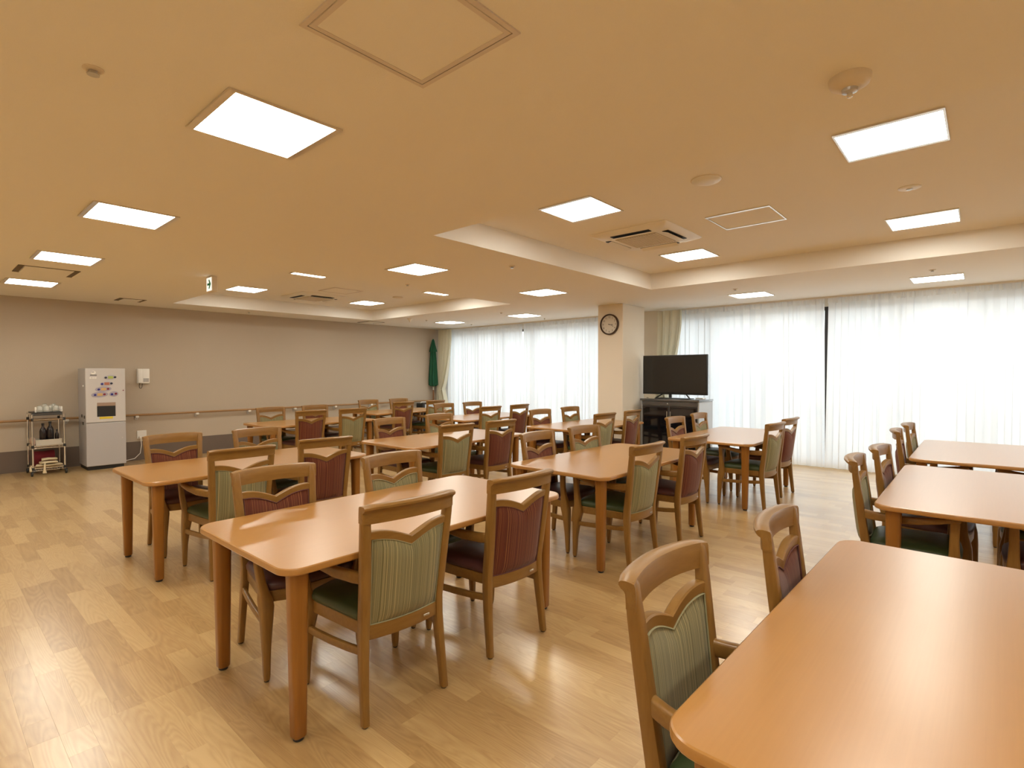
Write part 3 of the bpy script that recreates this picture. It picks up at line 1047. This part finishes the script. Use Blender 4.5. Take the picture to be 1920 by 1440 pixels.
for z in (.09, .405):
    sh = MB()
    for zz in (z - .018, z + .012):
        sh.tube([(-hx, -hy, zz), (hx, -hy, zz), (hx, hy, zz), (-hx, hy, zz), (-hx, -hy, zz)], .0035, 6)
    for k in range(13):
        y = -hy + 2 * hy * k / 12
        sh.tube([(-hx, y, z + .014), (hx, y, z + .014)], .0022, 5)
    for y in (-hy, hy):
        sh.tube([(-hx + 2 * hx * k / 24, y, z - .003 + .014 * math.sin(k * PI / 2)) for k in range(25)], .0028, 5)
    for x in (-hx, hx):
        sh.tube([(x, -hy + 2 * hy * k / 28, z - .003 + .014 * math.sin(k * PI / 2)) for k in range(29)], .0028, 5)
    sh.build('wire_shelf', M['chrome'], t)
MB().rbox(-hx - .012, hx - .02, -hy - .005, hy + .02, .845, .880, .006, 1).build('top_shelf', M['cabinet'], t)
MB().tube([(-hx, -hy, .79), (-hx * .8, -hy - .03, .79), (hx * .8, -hy - .03, .79), (hx, -hy, .79)], .007, 8).build('handle', M['chrome'], t)
tcx, tcy = (TX0 + TX1) / 2, (TY0 + TY1) / 2
# tray and cups on top
t = thing('serving_tray', 'black serving tray with white upright ends on top of the trolley', 'tray', (tcx - .005, tcy - .01, .880))
MB().rbox(-.165, .165, -.20, .20, .0, .010, .004, 1).build('base', M['black'], t)
for x, y in ((-.125, -.16), (.150, -.05), (.158, -.15)):
    MB().rbox(x - .010, x + .010, y - .012, y + .012, .008, .085, .004, 1).build('upright', M['white'], t)
MB().tube([(-.125, -.175, .035), (.158, -.175, .035)], .004, 6).build('rim_bar', M['steel'], t)
cup_prof = [(.040, 0), (.042, .004), (.041, .02), (.038, .05), (.033, .072), (.024, .082), (.010, .085)]
CUPS = [(-.078, -.10, 'milky cup upside down at the left end of the trolley tray'), (0.0, -.10, 'milky cup upside down at the front middle of the trolley tray'),
        (.052, -.03, 'milky cup upside down squeezed between the front middle and right cups'), (.105, -.07, 'milky cup upside down, rightmost on the trolley tray'),
        (.0, .07, 'milky cup upside down rising behind the others on the trolley tray'), (.10, .08, 'milky cup upside down at the back right of the trolley tray')]
cup0 = None
for x, y, lab in CUPS:
    if cup0 is None:
        cup0 = thing('cup', '', 'cup')
        b = MB().lathe(cup_prof, n=18).build('bowl', M['cup'], cup0, smooth=50)
        MB().lathe([(.020, .084), (.021, .092), (.018, .093)], n=16).build('foot', M['cup'], cup0)
        c = cup0
    else:
        c = copy_tree(cup0)
    c.location = (tcx - .005 + x, tcy - .01 + y, .890 + (.018 if y > .05 else 0))
    tag(c, lab, group='upside-down cups on the trolley')
tag(MB().rbox(tcx - .06, tcx + .135, tcy + .015, tcy + .145, .890, .908, .004, 1).build('folded_towel', M['cloth']), 'thin folded towel under the back cups on the trolley tray', 'towel')
# middle shelf
t = thing('storage_tray', 'off-white shallow tray on the middle shelf of the trolley', 'tray', (tcx, tcy, .422))
mb = MB()
mb.box(-.135, .145, -.19, .17, .0, .006)
mb.box(-.135, .145, -.19, -.184, .006, .075)
mb.box(-.135, .145, .164, .17, .006, .075)
mb.box(-.135, -.129, -.184, .164, .006, .075)
mb.box(.139, .145, -.184, .164, .006, .075)
mb.build('shell', M['tray'], t, smooth=0)
MB().rbox(-.139, .149, -.194, -.182, .070, .080, .003, 1).build('rim', M['tray'], t)
BOT = [(-.045, -.08, .040, .30, 'tall dark bottle standing at the left of the trolley tray'), (.035, -.07, .042, .32, 'tall dark bottle standing in the middle of the trolley tray'),
       (.110, -.06, .024, .20, 'short dark jar standing at the right of the trolley tray')]
for x, y, r, h, lab in BOT:
    c = thing('bottle', lab, 'bottle', (tcx + x, tcy + y, .428), group='dark bottles on the trolley')
    MB().lathe([(r * .9, 0), (r, .008), (r, h * .62), (r * .8, h * .72), (r * .38, h * .82), (r * .36, h * .92)], n=16).build('body', M['bottle'], c, smooth=50)
    MB().lathe([(r * .42, h * .92), (r * .42, h)], n=12).build('cap', M['black'], c)


def blob_cloth(name, pts, w, th, mat, lab, cat, seed):
    """a crumpled folded cloth: a strip along pts with rounded, wavy cross-section"""
    rnd = random.Random(seed)
    rr = []
    P = [Vector(p) for p in pts]
    for i, p in enumerate(P):
        d = (P[min(i + 1, len(P) - 1)] - P[max(i - 1, 0)])
        d.z = 0
        d.normalize()
        s = Vector((-d.y, d.x, 0))
        ring = []
        for k in range(12):
            a = 2 * PI * k / 12
            wv = 1 + .12 * rnd.uniform(-1, 1)
            ring.append(p + s * (w / 2 * math.cos(a) * wv) + Vector((0, 0, th / 2 * (math.sin(a) * wv + 1))))
        rr.append(ring)
    return tag(MB().loft(rr).build(name, mat, smooth=70), lab, cat)


blob_cloth('crumpled_cloth', [(tcx - .165, tcy - .06, .428), (tcx - .16, tcy - .10, .44), (tcx - .155, tcy - .15, .43)], .05, .10, M['pinkcloth'], 'pinkish crumpled cloth at the left end of the middle trolley shelf', 'cloth', 2)
FOLDS = [([(-.12, -.06, .108), (-.02, -.08, .110), (.08, -.06, .108), (.14, -.04, .106)], .17, .035, 'lowest cream cloth of the heap on the bottom trolley shelf'),
         ([(-.08, -.10, .147), (.0, -.09, .151), (.09, -.07, .147)], .15, .035, 'middle cream cloth of the heap on the bottom trolley shelf'),
         ([(-.06, -.04, .187), (.01, -.05, .194), (.10, -.04, .186)], .13, .035, 'topmost cream cloth peaking on the bottom trolley shelf heap')]
for i, (pts, w, th, lab) in enumerate(FOLDS):
    blob_cloth('folded_cloth', [(tcx + a, tcy + b_, z) for a, b_, z in pts], w, th, M['cloth'], lab, 'cloth', 10 + i)['group'] = 'cream cloths on the trolley'
tag(MB().tube([(tcx - .155, tcy - .05, .125), (tcx - .175, tcy - .13, .125), (tcx - .195, tcy - .20, .12), (tcx - .20, tcy - .235, .07)], [.014, .016, .015, .012], 7).build('apron_string', M['cloth']), 'cream strap trailing off the left of the bottom trolley shelf', 'strap')
tag(MB().tube([(tcx - .04, tcy - .17, .16), (tcx - .05, tcy - .235, .14), (tcx - .055, tcy - .245, .08), (tcx - .055, tcy - .247, .035)], [.010, .011, .014, .024], 7).build('apron_string', M['cloth']), 'cream strap hanging over the front of the bottom trolley shelf', 'strap')
blob_cloth('red_bag', [(tcx - .13, tcy + .10, .108), (tcx - .02, tcy + .11, .108), (tcx + .06, tcy + .11, .108), (tcx + .10, tcy + .11, .108)], .14, .20, M['redcloth'], 'dark red cloth bag behind the cream cloths on the trolley', 'bag', 5)

# ------------------------------------------------------------------ television and cabinet
CX0, CX1, CY0, CY1, CH = 8.0, 8.575, 3.28, 4.275, 1.015
t = thing('television_cabinet', 'graphite cabinet with black glass doors under the television', 'cabinet', ((CX0 + CX1) / 2, (CY0 + CY1) / 2, 0))
bx, by = (CX1 - CX0) / 2, (CY1 - CY0) / 2
MB().rbox(-bx + .03, bx, -by + .01, by - .01, .03, CH - .035, .004, 1).build('body', M['cab_side'], t)
MB().box(-bx + .05, bx - .02, -by + .03, by - .03, 0, .03).build('plinth', M['black'], t)
MB().rbox(-bx, bx + .005, -by, by, CH - .035, CH, .006, 2).build('top', M['cabinet'], t)
fp = MB().rbox(-bx + .012, -bx + .03, -by + .03, by - .03, CH - .105, CH - .042, .003, 1).build('front_rail', M['cabinet'], t)
MB().lathe([(.010, 0), (.010, .006)], c=(-bx + .006, .02, CH - .072), n=12, axis='x').build('lock', M['steel'], fp)
for s in (-1, 1):
    a, b_ = (s * .006, s * (by - .035))
    lo, hi = min(a, b_), max(a, b_)
    d = MB().rbox(-bx + .014, -bx + .030, lo, hi, .05, CH - .112, .003, 1).build('door', M['bronze'], t)
    MB().rbox(-bx + .008, -bx + .015, lo + .022, hi - .022, .075, CH - .137, .002, 1).build('door_glass', M['blackglass'], d)
    MB().rbox(-bx + .0, -bx + .012, s * .03 - .007, s * .03 + .007, .55, .82, .003, 1).build('handle', M['steel'], d)
TVX, TY_0, TY_1, TZ0, TZ1 = 8.17, 3.222, 4.312, 1.084, 1.722
t = thing('television', 'large flat black television on the graphite cabinet', 'television', (TVX, (TY_0 + TY_1) / 2, CH))
hh = (TY_1 - TY_0) / 2
MB().rbox(0, .045, -hh, hh, TZ0 - CH, TZ1 - CH, .006, 2).build('casing', M['black'], t)
MB().rbox(-.003, .002, -hh + .014, hh - .014, TZ0 - CH + .028, TZ1 - CH - .014, .001, 1).build('screen', M['screen'], t)
MB().rbox(.03, .08, -.36, .36, .16, .50, .012, 2).build('back_housing', M['black'], t)
st = MB().rbox(-.10, .13, -.29, .29, 0, .012, .005, 1).build('stand', M['black'], t)
for s in (-1, 1):
    MB().tube([(-.05, s * .29, .01), (.02, s * .20, .075)], .011, 8).build('stand_leg', M['black'], st)
tag(MB().tube([(8.24, 4.25, 1.019), (8.26, 4.285, 1.02), (8.27, 4.32, .99), (8.20, 4.36, .82), (8.10, 4.37, .65), (7.95, 4.37, .45), (7.9, 4.36, .2), (7.95, 4.35, .004)], .004, 6).build('power_cord', M['black']),
    'thin black cord hanging beside the television cabinet by the column', 'cord')
tag(MB().rbox(8.30, 8.42, 3.34, 3.46, CH, CH + .02, .004, 1).build('set_top_box', M['white']), 'small white box behind the television foot on the cabinet', 'box')

# ------------------------------------------------------------------ clock on the column
CR = .172
t = thing('wall_clock', 'round wall clock with dark rim on the cream column', 'clock', (7.65, 4.640, 2.232))
MB().lathe([(CR, 0), (CR, -.030), (CR - .006, -.042), (CR - .016, -.045), (CR - .022, -.036), (CR - .024, -.018)], n=48, axis='x').build('rim', M['clock_rim'], t, smooth=50)
face = MB().lathe([(CR - .022, -.012), (CR - .022, -.020)], n=48, axis='x').build('face', M['clock_face'], t)
mb = MB()
for h in range(1, 13):
    cu = bpy.data.curves.new('numeral_text', 'FONT')
    cu.body = str(h)
    cu.size = .046
    cu.align_x = 'CENTER'
    cu.align_y = 'CENTER'
    cu.resolution_u = 3
    tmp = bpy.data.objects.new('numeral_text', cu)
    me = bpy.data.meshes.new_from_object(tmp)
    a = PI / 2 - h * PI / 6
    # seen from -x: image right is -y
    for_v = [(-.0215, -(v.co.x + .118 * math.cos(a)), v.co.y + .118 * math.sin(a)) for v in me.vertices]
    mb.add(for_v, [tuple(p.vertices) for p in me.polygons])
    bpy.data.objects.remove(tmp)
    bpy.data.curves.remove(cu)
    bpy.data.meshes.remove(me)
mb.build('numerals', M['ink'], face, smooth=0)


def hand(name, ang, ln, w, x):
    a = PI / 2 - math.radians(ang)
    d = (math.cos(a), math.sin(a))
    n = (-d[1], d[0])
    pts = [(-.02, w * .6), (ln * .55, w * .6), (ln * .75, w * 1.5), (ln, 0), (ln * .75, -w * 1.5), (ln * .55, -w * .6), (-.02, -w * .6)]
    ring = [(d[0] * l + n[0] * q, d[1] * l + n[1] * q) for l, q in pts]
    MB().loft([[(x, -p, q) for p, q in ring], [(x - .002, -p, q) for p, q in ring]]).build(name, M['ink'], t, smooth=0)


hand('hour_hand', 97, .072, .005, -.023)
hand('minute_hand', 114, .095, .0028, -.026)
MB().lathe([(.006, -.020), (.006, -.030)], n=12, axis='x').build('hub', M['ink'], t)

# ------------------------------------------------------------------ parasol and appliance in the far corner
t = thing('parasol', 'closed dark green parasol with wooden pole leaning in the far corner', 'parasol', (8.735, 10.415, 0))
MB().tube([(0, 0, .03), (0, 0, 2.28)], .019, 10).build('pole', M['pole'], t)
MB().rbox(-.14, .14, -.14, .14, 0, .05, .01, 1).build('base', M['black'], t)
MB().lathe([(.020, 1.02), (.020, 1.10)], n=10).build('collar', M['tray'], t)


def fold_ring(r, z, n=40, k=8, d=.28, ph=0):
    return [(r * (1 + d * math.cos(k * a + ph)) * math.cos(a), r * (1 + d * math.cos(k * a + ph)) * math.sin(a), z + .02 * math.cos(k * a) * (1 if z < 1.3 else 0)) for a in [2 * PI * q / n for q in range(n)]]


MB().loft([fold_ring(r, z) for r, z in ((.094, 1.13), (.091, 1.25), (.084, 1.45), (.071, 1.70), (.058, 1.93), (.052, 2.02))]).build('canopy', M['parasol'], t, smooth=60)
MB().loft([fold_ring(r, z, d=.15) for r, z in ((.088, 1.98), (.082, 2.02), (.050, 2.15), (.028, 2.26), (.012, 2.30))]).build('vent_cap', M['parasol'], t, smooth=60)
t = thing('appliance_stand', 'low dark stand against the wall in the far corner', 'stand', (8.33, 10.2, 0))
MB().rbox(-.26, .26, -.18, .18, .54, .57, .004, 1).build('top', M['cabinet'], t)
for x in (-.24, .24):
    MB().rbox(x - .012, x + .012, -.17, .17, 0, .54, .003, 1).build('side', M['cabinet'], t)
MB().box(-.228, .228, .15, .165, .02, .54).build('back', M['cabinet'], t)
t = thing('sound_player', 'black and silver player standing on the low dark stand', 'player', (8.33, 10.2, .57))
MB().rbox(-.21, .21, -.12, .12, 0, .15, .012, 2).build('body', M['black'], t)
MB().rbox(-.15, .15, -.135, -.118, .02, .12, .006, 1).build('front', M['steel'], t)
MB().tube([(-.17, 0, .15), (-.16, 0, .175), (.16, 0, .175), (.17, 0, .15)], .010, 8).build('handle', M['white'], t)

# ------------------------------------------------------------------ air conditioners


def aircon(x, y, lab):
    t = thing('air_conditioner', lab, 'air conditioner', (x, y, H2), group='ceiling cassette air conditioners')
    a = .405
    rings = [[(p, q, z) for p, q in rrect(0, 0, 2 * s, 2 * s, .03, 3)] for s, z in ((a, 0), (a, -.006), (a - .01, -.014), (a - .06, -.034), (.245, -.040))]
    MB().loft(rings).build('panel', M['white'], t, smooth=30)
    g = MB().rbox(-.215, .215, -.215, .215, -.046, -.036, .004, 1).build('grille', M['grille'], t)
    s_ = MB()
    for k in range(17):
        p = -.20 + .025 * k
        s_.box(-.20, .20, p - .004, p + .004, -.049, -.044)
    o = s_.build('grille_slats', M['cream'], g, smooth=0)
    o['kind'] = 'stuff'
    for k in range(4):
        R = Matrix.Rotation(k * PI / 2, 4, 'Z')
        sl = MB().box(-.20, .20, .268, .330, -.041, -.030).xform(R).build('air_slot', M['black'], t, smooth=0)
        MB().loft([[(x, .266, -.0415), (x, .266, -.0445), (x, .326, -.0625), (x, .326, -.0595)] for x in (-.195, .195)]).xform(R).build('louvre', M['white'], sl, smooth=0)
    return t


aircon(4.80, 2.51, 'ceiling cassette air conditioner in the right recess')
aircon(4.65, 8.72, 'ceiling cassette air conditioner in the left recess, partly hidden')


# ------------------------------------------------------------------ hatches
def hatch(x, y, z, a, bx, by, fm, lab, dark=None):
    t = thing('ceiling_hatch', lab, 'hatch', (x, y, z))
    f = MB()
    f.box(-a, -a + bx, -a, a, -.006, 0).box(a - bx, a, -a, a, -.006, 0)
    f.box(-a + bx, a - bx, -a, -a + by, -.006, 0).box(-a + bx, a - bx, a - by, a, -.006, 0)
    f.build('frame', M[fm], t, smooth=0)
    q = .003
    MB().box(-a + bx + q, a - bx - q, -a + by + q, a - by - q, -.004, 0).build('door', M['ceiling'], t, smooth=0)
    j = MB()
    w = .0025
    j.box(-a + bx, -a + bx + w, -a + by, a - by, -.0035, 0).box(a - bx - w, a - bx, -a + by, a - by, -.0035, 0)
    j.box(-a + bx, a - bx, -a + by, -a + by + w, -.0035, 0).box(-a + bx, a - bx, a - by - w, a - by, -.0035, 0)
    j.build('joint', M['gap'], t, smooth=0)
    if fm == 'hatch_frame':
        d = MB()
        p, w2 = a - bx - .004, .018
        d.box(-p, -p + w2, -p, p, -.0055, 0).box(p - w2, p, -p, p, -.0055, 0).box(-p + w2, p - w2, -p, -p + w2, -.0055, 0).box(-p + w2, p - w2, p - w2, p, -.0055, 0)
        d.build('door_edge', M[fm], t, smooth=0)
    return t


hatch(1.108, 1.425, H, .255, .018, .018, 'hatch_frame', 'large square ceiling hatch at the top of the picture')
hatch(4.83, 1.57, H2, .26, .030, .010, 'alu', 'white-framed square ceiling hatch right of the air conditioner')
hatch(4.635, 7.82, H2, .255, .014, .010, 'hatch_frame', 'square ceiling hatch in the left recess behind the air conditioner')


def vent(x, y, a, lab):
    t = thing('ceiling_vent', lab, 'vent', (x, y, H))
    MB().box(-a + .055, a - .055, -a, a, -.010, -.002).build('cover', M['ceiling'], t, smooth=0)
    for s in (-1, 1):
        MB().box(min(s * a, s * (a - .05)), max(s * a, s * (a - .05)), -a, a, -.004, 0).build('slot', M['gap'], t, smooth=0)
    f = MB()
    for s in (-1, 1):
        f.box(-a, a, s * a - .004, s * a + .004, -.006, 0)
    f.build('edge_strip', M['gap'], t, smooth=0)


vent(1.003, 7.735, .255, 'square ceiling vent with two dark slots, left, between light panels')
vent(2.24, 9.79, .17, 'small ceiling vent close to the greige wall above the dispenser')
vent(6.72, 10.11, .21, 'ceiling vent beyond the left recess close to the greige wall')

# ------------------------------------------------------------------ detectors, speaker, sprinklers
t = thing('smoke_detector', 'round cream smoke detector with chrome tip on the low ceiling, upper right', 'smoke detector', (2.415, .405, H))
MB().lathe([(.072, 0), (.072, -.012), (.066, -.028), (.045, -.040), (.028, -.043)], n=32).build('base', M['cream'], t, smooth=50)
hd = MB().lathe([(.028, -.043), (.026, -.054), (.014, -.058)], n=24).build('head', M['steel'], t, smooth=50)
MB().lathe([(.010, -.056), (.010, -.072), (.006, -.076)], n=12).build('tip', M['chrome'], hd)
t = thing('smoke_detector', 'small white smoke detector hanging near the far end of the left recess', 'smoke detector', (6.80, 8.84, H))
MB().lathe([(.055, 0), (.055, -.012), (.04, -.03)], n=24).build('base', M['white'], t, smooth=50)
MB().lathe([(.034, -.03), (.012, -.075), (.008, -.078)], n=20).build('head', M['white'], t, smooth=50)
t = thing('ceiling_speaker', 'flat round ceiling-coloured speaker above the right recess light', 'speaker', (3.686, 1.468, H2))
MB().lathe([(.098, 0), (.098, -.006), (.090, -.014), (.050, -.020), (.010, -.021)], n=36).build('grille', M['white'], t, smooth=50)
MB().lathe([(.104, 0), (.104, -.004), (.096, -.005)], n=36).build('ring', M['cream'], t)
t = thing('ceiling_speaker', 'small flat round speaker in the left recess', 'speaker', (5.68, 7.72, H2))
MB().lathe([(.085, 0), (.085, -.006), (.078, -.014), (.040, -.019), (.010, -.020)], n=30).build('grille', M['cream'], t, smooth=50)
MB().lathe([(.09, 0), (.09, -.004), (.084, -.005)], n=30).build('ring', M['grille'], t)
t = thing('sprinkler', 'flush sprinkler on a white round plate between right recess light panels', 'sprinkler', (4.83, .431, H2))
MB().lathe([(.070, 0), (.070, -.004), (.060, -.008), (.030, -.009)], n=32).build('plate', M['white'], t, smooth=40)
MB().lathe([(.022, -.008), (.018, -.016), (.008, -.018)], n=16).build('head', M['steel'], t)


def sprinkler(x, y, z, s, lab):
    t = thing('sprinkler', lab, 'sprinkler', (x, y, z), group='small ceiling sprinklers')
    MB().lathe([(.034 * s, 0), (.034 * s, -.003), (.020 * s, -.008)], n=20).build('plate', M['cream'], t)
    MB().lathe([(.014 * s, -.006), (.014 * s, -.018), (.020 * s, -.020), (.020 * s, -.023)], n=14).build('head', M['steel'], t)


sprinkler(.466, 2.495, H, 1.0, 'chrome ceiling sprinkler alone at upper left')
sprinkler(4.229, 3.755, H, 1.0, 'sprinkler on the low strip in front of the right recess corner')
sprinkler(7.374, 2.536, H, .9, 'sprinkler just left of the light panel above the television')
sprinkler(7.479, .455, H, .9, 'sprinkler just before the far right light panel')
sprinkler(4.194, 5.496, H, .9, 'sprinkler on the low strip before the left recess edge')
sprinkler(4.105, 10.06, H, .9, 'sprinkler between the left recess and the greige wall')
sprinkler(7.233, 8.831, H, .9, 'sprinkler left of the light panel in the far corner')
sprinkler(7.286, 6.736, H, .9, 'sprinkler left of the light panel before the far sheer curtains')
sprinkler(8.63, 6.774, H, .8, 'sprinkler close to the top of the far sheer curtains')
sprinkler(8.545, 8.834, H, .8, 'sprinkler close to the far corner drape')

# exit sign
t = thing('exit_sign', 'small box exit sign with a green arrow under the ceiling at left', 'sign', (2.33, 6.725, H))
MB().rbox(-.028, .03, -.085, .085, -.18, -.012, .004, 1).build('case', M['cream'], t)
MB().box(-.02, .02, -.03, .03, -.014, 0).build('mount', M['cream'], t, smooth=0)
fc = MB().box(-.031, -.027, -.076, .076, -.172, -.022).build('face', M['sign'], t, smooth=0)
# arrow pointing to image right, i.e. towards -y
ar = [(.052, .013), (-.010, .013), (.012, .052), (-.016, .052), (-.060, 0), (-.016, -.052), (.012, -.052), (-.010, -.013), (.052, -.013)]
MB().loft([[(-.0312, y, -.097 + z) for y, z in ar], [(-.0325, y, -.097 + z) for y, z in ar]]).build('arrow', M['sign_green'], fc, smooth=0)
